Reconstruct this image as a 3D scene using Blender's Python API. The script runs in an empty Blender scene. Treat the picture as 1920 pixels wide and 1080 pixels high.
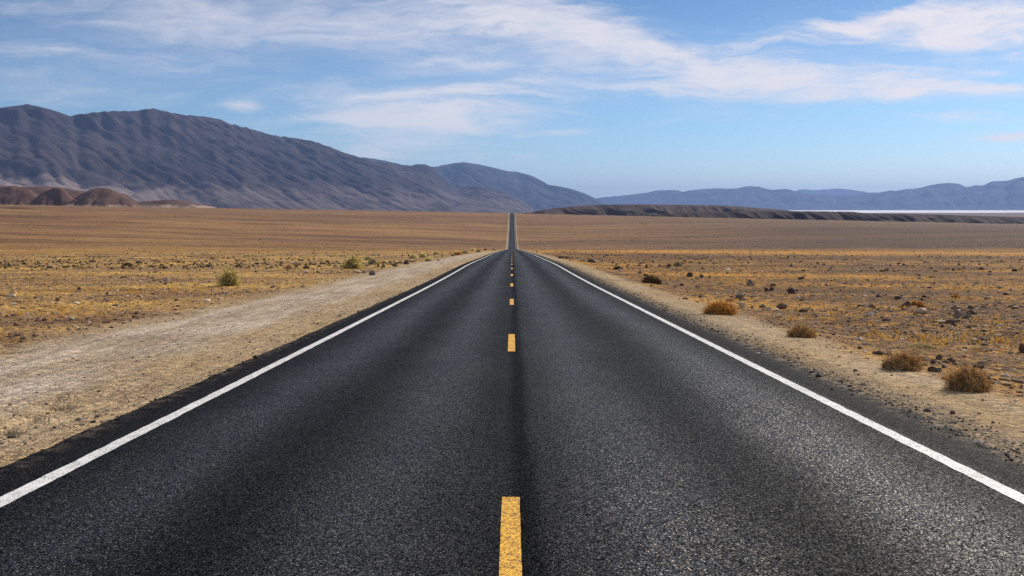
import bpy, bmesh, math, random
import numpy as np
from mathutils import Vector

scene = bpy.context.scene
col = scene.collection
random.seed(7)
R = math.radians

# ------------------------------------------------------------------ camera, light, exposure
CAM_Z = 1.72
PITCH = math.atan(150 / 1819.0)          # looking slightly down the road
FPX = 1819.0                             # focal length in pixels of a 1920 wide frame
cam_d = bpy.data.cameras.new('camera')
cam = bpy.data.objects.new('camera', cam_d)
col.objects.link(cam)
cam.location = (0, 0, CAM_Z)
cam.rotation_euler = (math.pi / 2 - PITCH, 0, 0)
cam_d.sensor_width = 36
cam_d.lens = 36 * FPX / 1920
cam_d.clip_start = 0.1
cam_d.clip_end = 200000
scene.camera = cam

SUN_AZ, SUN_EL = R(42), R(33)            # azimuth clockwise from the road's direction
sun_d = bpy.data.lights.new('sun', 'SUN')
sun_d.energy = 5.0
sun_d.angle = R(0.5)
sun_d.color = (1.0, 0.91, 0.77)
sun = bpy.data.objects.new('sun', sun_d)
col.objects.link(sun)
sdir = Vector((math.sin(SUN_AZ) * math.cos(SUN_EL), math.cos(SUN_AZ) * math.cos(SUN_EL), math.sin(SUN_EL)))
sun.rotation_euler = sdir.to_track_quat('Z', 'Y').to_euler()
sun.location = (60, 40, 60)

vs = scene.view_settings
vs.view_transform = 'Standard'
vs.look = 'None'
vs.exposure = 0.0
vs.gamma = 1.0
vs.use_curve_mapping = False
scene.cycles.use_denoising = False
scene.cycles.max_bounces = 6
scene.cycles.volume_bounces = 0


def ray(px, py):
    """direction of a photo pixel as (x/y, z/y)"""
    a, b = (px - 960) / FPX, (540 - py) / FPX
    c, s = math.cos(PITCH), math.sin(PITCH)
    y = c + b * s
    z = -s + b * c
    return a / y, z / y


# ------------------------------------------------------------------ node helper
class NT:
    def __init__(self, tree):
        self.t = tree
        tree.nodes.clear()

    def n(self, kind, **kw):
        nd = self.t.nodes.new(kind)
        for k, v in kw.items():
            setattr(nd, k, v)
        return nd

    def put(self, sock, v):
        if v is None:
            return
        if isinstance(v, bpy.types.NodeSocket):
            self.t.links.new(v, sock)
        else:
            if sock.type == 'RGBA' and len(v) == 3:
                v = (*v, 1)
            sock.default_value = v

    def m(self, op, a, b=None, c=None, clamp=False):
        nd = self.n('ShaderNodeMath', operation=op, use_clamp=clamp)
        for i, v in enumerate((a, b, c)):
            self.put(nd.inputs[i], v)
        return nd.outputs[0]

    def add(self, a, b): return self.m('ADD', a, b)
    def sub(self, a, b): return self.m('SUBTRACT', a, b)
    def mul(self, a, b): return self.m('MULTIPLY', a, b)

    def ss(self, v, lo, hi, a=0.0, b=1.0):
        nd = self.n('ShaderNodeMapRange', interpolation_type='SMOOTHSTEP')
        self.put(nd.inputs[0], v)
        for i, q in enumerate((lo, hi, a, b)):
            self.put(nd.inputs[i + 1], q)
        return nd.outputs[0]

    def lin(self, v, lo, hi, a=0.0, b=1.0):
        nd = self.n('ShaderNodeMapRange')
        nd.clamp = True
        self.put(nd.inputs[0], v)
        for i, q in enumerate((lo, hi, a, b)):
            self.put(nd.inputs[i + 1], q)
        return nd.outputs[0]

    def mix(self, f, a, b, blend='MIX'):
        nd = self.n('ShaderNodeMix', data_type='RGBA', blend_type=blend)
        self.put(nd.inputs[0], f)
        self.put(nd.inputs[6], a)
        self.put(nd.inputs[7], b)
        return nd.outputs[2]

    def scale(self, colr, f):
        nd = self.n('ShaderNodeVectorMath', operation='SCALE')
        self.put(nd.inputs[0], colr)
        self.put(nd.inputs['Scale'], f)
        return nd.outputs[0]

    def noise(self, vec, sc, det=4, rough=0.55, dist=0.0, out=0, lac=2.0):
        nd = self.n('ShaderNodeTexNoise')
        self.put(nd.inputs['Vector'], vec)
        nd.inputs['Scale'].default_value = sc
        nd.inputs['Detail'].default_value = det
        nd.inputs['Roughness'].default_value = rough
        nd.inputs['Lacunarity'].default_value = lac
        nd.inputs['Distortion'].default_value = dist
        return nd.outputs[out]

    def voro(self, vec, sc, out='Color', rnd=1.0, feature='F1'):
        nd = self.n('ShaderNodeTexVoronoi', feature=feature)
        self.put(nd.inputs['Vector'], vec)
        nd.inputs['Scale'].default_value = sc
        nd.inputs['Randomness'].default_value = rnd
        return nd.outputs[out]

    def xyz(self, vec):
        nd = self.n('ShaderNodeSeparateXYZ')
        self.put(nd.inputs[0], vec)
        return nd.outputs

    def comb(self, x, y, z):
        nd = self.n('ShaderNodeCombineXYZ')
        for i, v in enumerate((x, y, z)):
            self.put(nd.inputs[i], v)
        return nd.outputs[0]

    def pos(self):
        return self.n('ShaderNodeNewGeometry').outputs['Position']

    def island(self):
        return self.n('ShaderNodeNewGeometry').outputs['Random Per Island']

    def bump(self, h, strength, dist, normal=None):
        nd = self.n('ShaderNodeBump')
        nd.inputs['Strength'].default_value = strength
        nd.inputs['Distance'].default_value = dist
        self.put(nd.inputs['Height'], h)
        if normal is not None:
            self.put(nd.inputs['Normal'], normal)
        return nd.outputs[0]

    def ramp(self, f, stops, interp='LINEAR'):
        nd = self.n('ShaderNodeValToRGB')
        cr = nd.color_ramp
        cr.interpolation = interp
        while len(cr.elements) < len(stops):
            cr.elements.new(0.5)
        for e, (p, c) in zip(cr.elements, stops):
            e.position = p
            e.color = (*c, 1)
        self.put(nd.inputs[0], f)
        return nd.outputs[0]

    def surface(self, base, rough=0.9, spec=0.3, normal=None, trans=0.0, tint=None):
        b = self.n('ShaderNodeBsdfPrincipled')
        self.put(b.inputs['Base Color'], base)
        self.put(b.inputs['Roughness'], rough)
        self.put(b.inputs['Specular IOR Level'], spec)
        if normal is not None:
            self.put(b.inputs['Normal'], normal)
        if tint:
            self.put(b.inputs['Specular Tint'], tint)
        o = self.n('ShaderNodeOutputMaterial')
        if trans:
            t = self.n('ShaderNodeBsdfTranslucent')
            self.put(t.inputs[0], base)
            x = self.n('ShaderNodeMixShader')
            x.inputs[0].default_value = trans
            self.t.links.new(b.outputs[0], x.inputs[1])
            self.t.links.new(t.outputs[0], x.inputs[2])
            self.t.links.new(x.outputs[0], o.inputs[0])
        else:
            self.t.links.new(b.outputs[0], o.inputs[0])


def mat(name):
    m = bpy.data.materials.new(name)
    m.use_nodes = True
    return m, NT(m.node_tree)


# ------------------------------------------------------------------ world: sky with high thin cloud
world = bpy.data.worlds.new('World')
scene.world = world
world.use_nodes = True
W = NT(world.node_tree)
sky = W.n('ShaderNodeTexSky', sky_type='NISHITA')
sky.sun_disc = False
sky.sun_elevation = SUN_EL
sky.sun_rotation = SUN_AZ
sky.altitude = 300
sky.air_density = 1.0
sky.dust_density = 0.6
sky.ozone_density = 3.0
gen = W.n('ShaderNodeTexCoord').outputs['Generated']
dx, dy, dz = W.xyz(gen)
yy = W.m('MAXIMUM', dy, 0.12)
cu, cv = W.m('DIVIDE', dx, yy), W.m('DIVIDE', dz, yy)      # direction, straight ahead = 0,0
# warped coordinates give the clouds torn edges
wv = W.comb(W.mul(cu, 5.0), W.mul(cv, 16.0), 0.0)
wn = W.xyz(W.noise(wv, 1.3, 5, 0.6, out=1))
cuw = W.add(cu, W.mul(W.sub(wn[0], 0.5), 0.12))
cvw = W.add(cv, W.mul(W.sub(wn[1], 0.5), 0.040))
# streak noise: long along the horizon, slightly tilted
st = W.comb(W.add(W.mul(cuw, 7.0), W.mul(cvw, 6.0)), W.mul(cvw, 55.0), 0.3)
s1 = W.noise(st, 1.0, 8, 0.62, 0.35)
st2 = W.comb(W.sub(W.mul(cuw, 22.0), W.mul(cvw, 20.0)), W.mul(cvw, 110.0), 2.3)
s2 = W.noise(st2, 1.0, 6, 0.6, 0.3)
puff = W.noise(W.comb(W.mul(cuw, 14.0), W.mul(cvw, 36.0), 5.1), 1.0, 7, 0.6, 0.2)
streak = W.add(W.mul(s1, 0.48), W.add(W.mul(s2, 0.27), W.mul(puff, 0.25)))
# banks of cloud: centre px, half sizes px, tilt (deg, up to the right positive), weight
BANKS = [
    (1130, 80, 230, 34, -14, 0.95), (1340, 118, 240, 36, -8, 1.0), (1500, 140, 90, 18, -4, .8), (1010, 40, 180, 40, -8, .65),
    (1220, 150, 300, 34, -5, .55), (1800, 60, 200, 52, 9, 1.0), (1560, 52, 170, 24, 11, .6),
    (1900, 20, 90, 50, 5, .8), (1710, 174, 95, 11, 3, 1.0), (1885, 170, 75, 10, 2, .95), (1745, 160, 50, 6, -3, .7), (1640, 30, 120, 9, 14, .8), (1560, 50, 150, 9, 12, .8),
    (1895, 259, 60, 8, 0, 1.0), (775, 212, 150, 34, 3, 1.0), (700, 200, 90, 24, 6, .7), (790, 235, 110, 20, -3, .7), (660, 225, 90, 34, -4, .6), (830, 205, 70, 26, 6, .6), (900, 240, 110, 18, 12, .5),
    (770, 292, 150, 24, 0, .8), (985, 290, 50, 20, 0, .35), (440, 198, 40, 10, 0, .6), (480, 230, 90, 14, -3, .5), (1060, 248, 50, 7, 4, .55),
    (120, 98, 230, 18, -3, .5), (560, 60, 430, 60, -5, .42), (90, 160, 230, 30, -2, .28), (880, 175, 280, 20, 0, .4),
    (1790, 128, 220, 30, 3, .15), (1850, 225, 120, 10, -3, .4), (300, 20, 400, 40, 0, .3),
]
acc = None
for bx, by, hw, hh, tilt, wt in BANKS:
    bu, bv = ray(bx, by)
    ct, sn = math.cos(R(tilt)), math.sin(R(tilt))
    du, dv = W.sub(cuw, bu), W.sub(cvw, bv)
    a = W.m('MULTIPLY_ADD', du, ct * FPX / hw, W.mul(dv, sn * FPX / hw))
    b = W.m('MULTIPLY_ADD', dv, ct * FPX / hh, W.mul(du, -sn * FPX / hh))
    r2 = W.m('MULTIPLY_ADD', a, a, W.mul(b, b))
    g = W.mul(W.m('EXPONENT', W.mul(r2, -0.8)), wt)
    acc = g if acc is None else W.sub(1.0, W.mul(W.sub(1.0, acc), W.sub(1.0, g)))
for bx, by, hw, hh, tilt, wt in ((1330, 42, 150, 26, -4, .95), (1610, 112, 120, 24, 2, .95), (1130, 180, 60, 12, 0, .3), (1480, 205, 300, 18, 0, .8), (920, 190, 200, 7, 0, .6),
                                 (700, 120, 330, 26, -3, .6), (300, 150, 260, 16, 0, .5), (60, 60, 110, 22, 0, .5), (960, 275, 200, 14, 6, .7), (1000, 110, 70, 12, 0, .5)):
    bu, bv = ray(bx, by)
    ct, sn = math.cos(R(tilt)), math.sin(R(tilt))
    du, dv = W.sub(cuw, bu), W.sub(cvw, bv)
    a = W.m('MULTIPLY_ADD', du, ct * FPX / hw, W.mul(dv, sn * FPX / hw))
    b = W.m('MULTIPLY_ADD', dv, ct * FPX / hh, W.mul(du, -sn * FPX / hh))
    r2 = W.m('MULTIPLY_ADD', a, a, W.mul(b, b))
    acc = W.mul(acc, W.sub(1.0, W.mul(W.m('EXPONENT', W.mul(r2, -0.8)), wt)))
left = W.ss(cu, -0.02, -0.22)
veil = W.ss(cv, 0.03, 0.16, 0.0, 0.10)
acc = W.add(acc, veil)
# unseen cloud outside the view, added overhead and behind to whiten ambient light
body = W.ss(W.add(W.mul(acc, 0.80), W.mul(W.sub(streak, 0.5), W.lin(left, 0.0, 1.0, 3.0, 2.0))), 0.12, 1.0)
body = W.mul(body, W.ss(acc, 0.0, 0.25))
fade = W.mul(W.ss(dy, 0.12, 0.4), W.ss(dz, 0.42, 0.26))
other = W.mul(W.ss(W.noise(gen, 3.0, 7, 0.6, 0.4), 0.36, 0.62), 0.62)
dens = W.add(W.mul(body, fade), W.mul(other, W.sub(1.0, fade)))
dens = W.mul(dens, W.mul(W.ss(dz, 0.0, 0.04), W.lin(W.mul(left, fade), 0.0, 1.0, 1.0, 0.80)))
skyc = W.mix(1.0, sky.outputs[0], (0.58, 0.84, 1.10), 'MULTIPLY')
skyc = W.mix(W.ss(dz, 0.10, 0.0), skyc, W.mix(1.0, skyc, (1.30, 1.06, 1.0), 'MULTIPLY'))
skyc = W.scale(skyc, W.lin(dz, 0.0, 0.20, 1.16, 0.74))
cloudc = W.mix(W.ss(cu, 0.1, 0.5), (8.8, 8.4, 8.6), (9.9, 9.0, 8.9))
cu2 = W.add(W.mul(cu, .8), W.mul(cuw, .2))
cv2 = W.add(W.mul(cv, .86), W.mul(cvw, .14))
soft = None
for bx, by, hw, hh, tilt, wt, ns in ((480, 45, 480, 75, -5, .34, .9), (860, 40, 260, 60, -10, .36, .9), (1130, 130, 350, 60, -6, .28, .9), (1740, 110, 280, 70, 0, .22, .9),
                                     (760, 240, 250, 60, 0, .42, 1.1), (120, 150, 260, 60, 0, .22, .9),
                                     (1710, 174, 105, 12, 3, .98, 1.0), (1890, 170, 75, 10, 2, .98, 1.0), (1900, 259, 65, 8, 0, .98, .9), (1745, 161, 50, 6, -4, .7, 1.2),
                                     (1060, 248, 45, 5, 5, .45, 1.3), (1240, 228, 50, 6, 8, .25, 1.3), (440, 198, 28, 8, 0, .4, 1.2), (1790, 222, 90, 6, -4, .35, 1.4)):
    bu, bv = ray(bx, by)
    ct, sn = math.cos(R(tilt)), math.sin(R(tilt))
    du, dv = (W.sub(cu2, bu), W.sub(cv2, bv)) if hh < 15 else (W.sub(cuw, bu), W.sub(cvw, bv))
    a = W.m('MULTIPLY_ADD', du, ct * FPX / hw, W.mul(dv, sn * FPX / hw))
    b = W.m('MULTIPLY_ADD', dv, ct * FPX / hh, W.mul(du, -sn * FPX / hh))
    r2 = W.m('MULTIPLY_ADD', a, a, W.mul(b, b))
    g = W.mul(W.mul(W.m('EXPONENT', W.mul(r2, -0.9)), wt), W.lin(s2 if hh < 15 else s1, .3, .7, max(0.0, 1.0 - ns * .7), 1.0 + ns * .3))
    soft = g if soft is None else W.sub(1.0, W.mul(W.sub(1.0, soft), W.sub(1.0, g)))
dens = W.sub(1.0, W.mul(W.sub(1.0, dens), W.sub(1.0, W.mul(soft, fade))))
full = W.mix(W.mul(dens, 0.88), skyc, cloudc)
bg = W.n('ShaderNodeBackground')
W.put(bg.inputs[0], full)
bg.inputs[1].default_value = 0.1
W.t.links.new(bg.outputs[0], W.n('ShaderNodeOutputWorld').inputs[0])


# ------------------------------------------------------------------ numpy helpers
def _hash(ix, iy, seed):
    h = (ix * 374761393 + iy * 668265263 + seed * 974634777) & 0xFFFFFFFF
    h = ((h ^ (h >> 13)) * 1274126177) & 0xFFFFFFFF
    return (h ^ (h >> 16)) & 0xFFFF


def gnoise(x, y, seed=0):
    xi, yi = np.floor(x), np.floor(y)
    fx, fy = x - xi, y - yi
    ix, iy = xi.astype(np.int64), yi.astype(np.int64)
    u = fx * fx * fx * (fx * (fx * 6 - 15) + 10)
    v = fy * fy * fy * (fy * (fy * 6 - 15) + 10)

    def g(ax, ay, qx, qy):
        a = _hash(ax, ay, seed) * (2 * np.pi / 65536.0)
        return np.cos(a) * qx + np.sin(a) * qy
    n00 = g(ix, iy, fx, fy)
    n10 = g(ix + 1, iy, fx - 1, fy)
    n01 = g(ix, iy + 1, fx, fy - 1)
    n11 = g(ix + 1, iy + 1, fx - 1, fy - 1)
    return (n00 * (1 - u) + n10 * u) * (1 - v) + (n01 * (1 - u) + n11 * u) * v


def fbm(x, y, octv=5, seed=0, gain=0.5, lac=2.03):
    s, a = 0.0, 1.0
    for o in range(octv):
        s = s + a * gnoise(x, y, seed + o * 17)
        x, y, a = x * lac + 3.1, y * lac + 7.7, a * gain
    return s


def ridged(x, y, octv=5, seed=0, gain=0.5, lac=2.05):
    s, a, w = 0.0, 1.0, 1.0
    for o in range(octv):
        n = 1 - np.abs(gnoise(x, y, seed + o * 13)) * 1.6
        n = np.clip(n, 0, 1) ** 2
        s = s + a * n * w
        w = np.clip(n * 1.4, 0, 1)
        x, y, a = x * lac + 1.7, y * lac + 9.2, a * gain
    return s


def sstep(v, lo, hi):
    t = np.clip((v - lo) / (hi - lo), 0, 1)
    return t * t * (3 - 2 * t)


def pchip(xk, yk, x):
    xk, yk = np.asarray(xk, float), np.asarray(yk, float)
    h = np.diff(xk)
    d = np.diff(yk) / h
    m = np.zeros_like(yk)
    m[0], m[-1] = d[0], d[-1]
    for i in range(1, len(xk) - 1):
        if d[i - 1] * d[i] > 0:
            w1, w2 = 2 * h[i] + h[i - 1], h[i] + 2 * h[i - 1]
            m[i] = (w1 + w2) / (w1 / d[i - 1] + w2 / d[i])
    x = np.asarray(x, float)
    xc = np.clip(x, xk[0], xk[-1])
    i = np.clip(np.searchsorted(xk, xc) - 1, 0, len(xk) - 2)
    t = (xc - xk[i]) / h[i]
    r = (yk[i] * (1 + 2 * t) * (1 - t) ** 2 + m[i] * h[i] * t * (1 - t) ** 2
         + yk[i + 1] * t * t * (3 - 2 * t) + m[i + 1] * h[i] * t * t * (t - 1))
    return r + np.where(x < xk[0], (x - xk[0]) * m[0], 0)


def drop(Z, y):
    return Z * -ray(960, y)[1]


# heights along the road and along the plain to both sides, below the camera
K_ROAD = [(-200, CAM_Z - 8), (0, CAM_Z)] + [(z, drop(z, y)) for z, y in (
    (15.7, 658.5), (27.9, 571.5), (40.1, 537), (52.3, 517.5), (76.7, 496), (110, 485), (178, 475.5), (330, 470),
    (546, 468), (820, 467))] + [(850, drop(850, 465.8)), (1108, drop(1108, 441)), (1400, drop(1400, 418)), (1637, drop(1637, 401)), (1730, drop(1730, 399.5)),
    (1900, 14), (2500, 36), (4000, 54), (6000, 59), (80000, 60)]
K_LEFT = [(-200, CAM_Z - 8), (0, CAM_Z), (30, 3.0), (100, 5.5), (250, drop(250, 478)), (420, drop(420, 468)), (800, drop(800, 432)),
          (1640, drop(1640, 384)), (1800, drop(1800, 383.5)), (2500, 16), (4000, 45), (6000, 58), (80000, 60)]
K_RIGHT = [(-200, CAM_Z - 8), (0, CAM_Z), (30, 3.05), (100, 5.7), (250, drop(250, 480)), (420, drop(420, 470)), (800, drop(800, 443)),
           (1640, drop(1640, 421.5)), (1800, drop(1800, 421)), (2500, 46), (4000, 55), (6000, 59), (80000, 60)]


def _prof(K, Z):
    return pchip([k[0] for k in K], [k[1] for k in K], Z)


PITS = []          # small scrapes in the dirt: x, z, rx, rz, depth


def ground(x, Z, micro=True):
    x, Z = np.asarray(x, float), np.asarray(Z, float)
    dr = _prof(K_ROAD, Z)
    ds = np.where(x < 0, _prof(K_LEFT, Z), _prof(K_RIGHT, Z))
    s = np.abs(x) / (0.53 * (np.maximum(Z, -30) + 40))
    w = np.minimum(s, 1.5) ** 0.95
    ax = np.abs(x)
    z = CAM_Z - (dr + (ds - dr) * w)
    # bed under the asphalt, then shoulder, then the land a little lower
    zn = np.maximum(Z, 0)
    bed = 1 - sstep(ax, 3.82, 4.0)
    z = z - bed * (0.10 + 0.0006 * zn) - 0.018
    z = z - np.where(x > 0, 0.22 * sstep(x, 5.3, 8.5), 0.10 * sstep(-x, 8.0, 12.0))
    if micro:
        off = sstep(ax, 4.15, 5.0)
        land = np.where(x > 0, sstep(x, 5.2, 7.5), sstep(-x, 7.5, 11.0))
        near = 1 - sstep(zn, 60, 160)
        z = z + off * near * 0.012 * fbm(x * 2.2, Z * 2.2, 3, 5)
        z = z + off * near * (1 - land) * 0.022 * fbm(x * 1.3, Z * 0.25, 3, 9)
        z = z + land * near * (0.075 * fbm(x * 0.55, Z * 0.55, 4, 21) + 0.05 * ridged(x * 0.9, Z * 0.9, 3, 23) - 0.03)
        far = land * sstep(zn, 40, 150) * (1 - sstep(zn, 2500, 5000))
        z = z + far * (0.55 * fbm(x * 0.03, Z * 0.03, 4, 31) + 0.25 * fbm(x * 0.2, Z * 0.12, 2, 33) * (1 - sstep(zn, 300, 900)))
        z = z + far * sstep(zn, 500, 1200) * sstep(ax, 25, 120) * 0.9 * fbm(x * 0.008, Z * 0.012, 3, 35)
        for px, pz, rx, rz, dp in PITS:
            z = z - 1.7 * dp * np.exp(-((x - px) / rx) ** 2 - ((Z - pz) / rz) ** 2)
    return z


def hit(px, py, zmax=2000):
    """where the sight line of a photo pixel meets the land"""
    u, v = ray(px, py)
    Z = np.exp(np.linspace(math.log(3), math.log(zmax), 9000))
    d = CAM_Z + v * Z - ground(u * Z, Z, micro=False)
    i = int(np.argmax(d < 0)) if (d < 0).any() else len(Z) - 1
    return float(u * Z[i]), float(Z[i])


for px, py, rx, rz, dp in ((112, 765, .22, .2, .07), (60, 786, .2, .22, .06), (130, 752, .3, .12, -.04), (85, 790, .25, .12, -.03),
                           (8, 812, .3, .2, .05), (95, 579, .5, .6, .10), (170, 577, .5, .5, .08), (330, 578, .6, .4, .08), (15, 660, .35, .3, .08),
                           (290, 582, .5, .35, .07), (365, 578, .4, .4, .07), (190, 690, .6, .1, .03)):
    _x, _z = hit(px, py)
    PITS.append((_x, _z, rx * (.5 if _z < 14 else .8), rz * (.5 if _z < 14 else .8), dp))


def mesh_np(name, verts, faces, material=None, smooth=True, parent=None, mats=None, midx=None):
    """verts (n,3) array; faces (m,k) int array"""
    me = bpy.data.meshes.new(name)
    verts = np.asarray(verts, np.float32)
    faces = np.asarray(faces, np.int32)
    k = faces.shape[1]
    me.vertices.add(len(verts))
    me.vertices.foreach_set('co', verts.ravel())
    me.loops.add(faces.size)
    me.loops.foreach_set('vertex_index', faces.ravel())
    me.polygons.add(len(faces))
    me.polygons.foreach_set('loop_start', np.arange(0, faces.size, k, dtype=np.int32))
    me.polygons.foreach_set('loop_total', np.full(len(faces), k, np.int32))
    me.polygons.foreach_set('use_smooth', np.full(len(faces), smooth))
    for m in (mats or ([material] if material else [])):
        me.materials.append(m)
    if midx is not None:
        me.polygons.foreach_set('material_index', np.asarray(midx, np.int32))
    me.update(calc_edges=True)
    me.validate()
    o = bpy.data.objects.new(name, me)
    col.objects.link(o)
    if parent is not None:
        o.parent = parent
    return o


def grid_faces(nr, nc):
    i = np.arange(nr - 1)[:, None] * nc + np.arange(nc - 1)[None]
    i = i.ravel()
    return np.stack([i, i + 1, i + nc + 1, i + nc], 1)


def tag(o, label=None, cat=None, group=None, kind=None):
    if label: o['label'] = label
    if cat: o['category'] = cat
    if group: o['group'] = group
    if kind: o['kind'] = kind
    return o


# ------------------------------------------------------------------ materials
M_ground, N = mat('desert ground')
P = N.pos()
gx, gy, gz = N.xyz(P)
flat = N.comb(gx, gy, 0.0)
big = N.noise(flat, 0.012, 5, 0.6)
patch = N.noise(N.comb(N.mul(gx, 0.55), gy, 0.0), 0.09, 6, 0.65)
patch2 = N.noise(N.comb(N.mul(gx, 0.4), gy, 3.0), 0.35, 5, 0.65)
fine = N.noise(flat, 2.6, 5, 0.65)
grit = N.noise(flat, 30.0, 3, 0.7)
v1 = N.xyz(N.voro(flat, 9.0))
v2 = N.xyz(N.voro(flat, 38.0))
v3 = N.xyz(N.voro(flat, 2.1))
side = N.ss(N.add(gx, N.mul(N.sub(big, .5), 30)), -12.0, 14.0)           # 0 left plain, 1 right plain
far = N.ss(gy, 120.0, 420.0)
soil = N.mix(side, (0.34, 0.208, 0.100), (0.172, 0.096, 0.042))
soil = N.mix(N.ss(patch2, .4, .66), soil, N.mix(side, (0.19, 0.112, 0.062), (0.105, 0.059, 0.031)))
straw = N.mix(side, (0.66, 0.40, 0.095), (0.62, 0.30, 0.04))
gmask = N.ss(N.add(N.mul(patch, .6), N.mul(fine, .4)), N.mix(side, (.45,) * 3, (.455,) * 3), .59)
near_c = N.mix(N.mul(gmask, .8), soil, straw)
# the distant slope
fp = N.noise(N.comb(N.mul(gx, 0.30), gy, 9.0), 0.02, 9, 0.75)
fpb = N.noise(N.comb(N.mul(gx, 0.35), gy, 4.0), 0.006, 6, 0.65)
fp = N.add(N.mul(fp, .6), N.mul(fpb, .4))
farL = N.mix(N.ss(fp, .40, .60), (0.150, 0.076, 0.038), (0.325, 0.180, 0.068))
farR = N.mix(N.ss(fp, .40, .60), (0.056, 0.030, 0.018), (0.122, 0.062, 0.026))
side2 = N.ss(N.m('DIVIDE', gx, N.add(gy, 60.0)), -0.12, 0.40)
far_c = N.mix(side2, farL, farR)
far_c = N.mix(N.mul(N.ss(gy, 1150.0, 1650.0), .55), far_c, (0.20, 0.12, 0.072))
strip = N.mul(N.ss(gy, 215.0, 260.0), N.ss(gy, 520.0, 330.0))
far_c = N.mix(N.mul(strip, N.ss(fp, .36, .56, .35, .9)), far_c, N.mix(side, (0.48, 0.27, 0.07), (0.64, 0.30, 0.04)))
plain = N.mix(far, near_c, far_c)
stony = N.mul(N.mul(N.ss(gy, 105.0, 140.0), N.ss(gy, 245.0, 200.0)), side)
plain = N.mix(N.mul(stony, .6), plain, (0.12, 0.068, 0.040))
# scrub and stones too far away to stand as meshes
sd = N.voro(N.comb(gx, gy, 0.0), 0.28, 'Distance')
sc = N.xyz(N.voro(N.comb(gx, gy, 0.0), 0.28, 'Color'))
dot = N.mul(N.ss(sd, .30, .16), N.ss(sc[0], .55, .6))
plain = N.mix(N.mul(dot, N.ss(gy, 120.0, 260.0, 0.0, .75)), plain, N.mix(N.ss(sc[1], .6, .7), (0.07, 0.05, 0.03), (0.5, 0.4, 0.24)))
# gravel shoulder
edge = N.mul(N.sub(N.noise(N.comb(gx, N.mul(gy, .5), 0.0), 0.7, 5, 0.65), .5), 3.0)
shl = N.mul(N.ss(N.add(gx, N.add(edge, N.ss(gy, 60.0, 400.0, 0.0, -3.6))), -9.6, -8.2), N.ss(gx, 1.0, -1.0))
shr = N.mul(N.ss(N.add(gx, N.mul(edge, .45)), 6.1, 5.5), N.ss(gx, -1.0, 1.0))
sh_n = N.noise(N.comb(N.mul(gx, 1.6), N.mul(gy, .16), 2.0), 1.0, 5, 0.6)
sh_c = N.mix(N.ss(sh_n, .38, .62), (0.38, 0.275, 0.155), (0.45, 0.345, 0.22))
trk = N.mul(N.ss(N.add(gx, N.mul(edge, .5)), -8.6, -7.6), N.ss(N.add(gx, N.mul(edge, .5)), -5.0, -5.9))
sh_c = N.mix(N.mul(trk, N.lin(sh_n, .35, .65, .65, 1.0)), sh_c, N.mix(N.ss(sh_n, .4, .6), (0.40, 0.335, 0.265), (0.55, 0.475, 0.39)))
shm = N.m('MAXIMUM', shl, shr)
shm = N.mul(shm, N.lin(patch2, .3, .6, 1.0, .72))
colr = N.mix(shm, plain, sh_c)
# crumbs of asphalt along the right-hand edge
crumb = N.mul(N.mul(N.ss(gx, 4.95, 4.25), N.ss(gx, 3.5, 4.0)), N.ss(v2[0], .38, .46))
colr = N.mix(N.mul(crumb, .85), colr, (0.03, 0.026, 0.024))
# pebbles of different tone
peb = N.add(N.mul(v1[0], .5), N.mul(v2[0], .5))
colr = N.mix(1.0, colr, N.ramp(N.lin(peb, 0.0, 1.0, N.lin(shm, 0, 1, 0.0, .17), N.lin(shm, 0, 1, 1.0, .87)), [(0.12, (.35, .33, .32)), (.42, (.88, .88, .88)), (.62, (1.05, 1.04, 1.0)), (.85, (1.75, 1.7, 1.6))]), 'MULTIPLY')
colr = N.mix(1.0, colr, N.ramp(grit, [(0.3, (.5, .5, .5)), (.7, (1.45, 1.45, 1.45))]), 'MULTIPLY')
bh = N.add(N.mul(N.voro(flat, 38.0, 'Distance'), -.35), N.mul(N.add(N.mul(N.voro(flat, 9.0, 'Distance'), -.9), N.mul(fine, 1.6)), N.lin(shm, 0.0, 1.0, 1.0, .45)))
rut = N.noise(N.comb(N.mul(gx, 5.0), N.mul(gy, .35), 7.0), 1.0, 5, .65)
bh = N.add(bh, N.mul(N.mul(rut, shl), 2.2))
N.surface(colr, .95, .12, N.bump(bh, 1.0, 0.05))

M_asph, N = mat('asphalt')
P = N.pos()
gx, gy, gz = N.xyz(P)
flat = N.comb(gx, gy, 0.0)
wob = N.mul(N.sub(N.noise(N.comb(gx, N.mul(gy, .16), 0.0), .5, 5, .65), .5), .9)
xw = N.add(gx, wob)


def bandf(c, w):
    d = N.m('DIVIDE', N.sub(xw, c), w)
    return N.m('EXPONENT', N.mul(N.mul(d, d), -1.0))


worn = N.m('MAXIMUM', N.m('MAXIMUM', bandf(-.9, .45), bandf(-2.55, .45)), N.m('MAXIMUM', bandf(.85, .5), bandf(2.65, .45)))
agg = N.xyz(N.voro(flat, 138.0))
agg2 = N.xyz(N.voro(flat, 210.0))
agg3 = N.xyz(N.voro(flat, 100.0))
blot = N.noise(N.comb(gx, N.mul(gy, .4), 0.0), 1.3, 5, .6)
shoulder = N.m('MAXIMUM', N.ss(gx, -3.5, -3.62), N.ss(gx, 3.55, 3.68))
tone = N.add(N.mul(agg[0], .88), N.mul(agg2[0], .12))
stone = N.ramp(tone, [(0.0, (.003, .003, .0034)), (.42, (.0055, .0054, .0055)), (.62, (.010, .0098, .010)), (.78, (.028, .0276, .0285)), (.89, (.15, .148, .149)), (.97, (.40, .395, .39))])
gain = N.mul(N.lin(worn, 0, 1, .25, .80), N.lin(blot, .3, .7, .65, 1.35))
base = N.scale(stone, gain)
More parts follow.
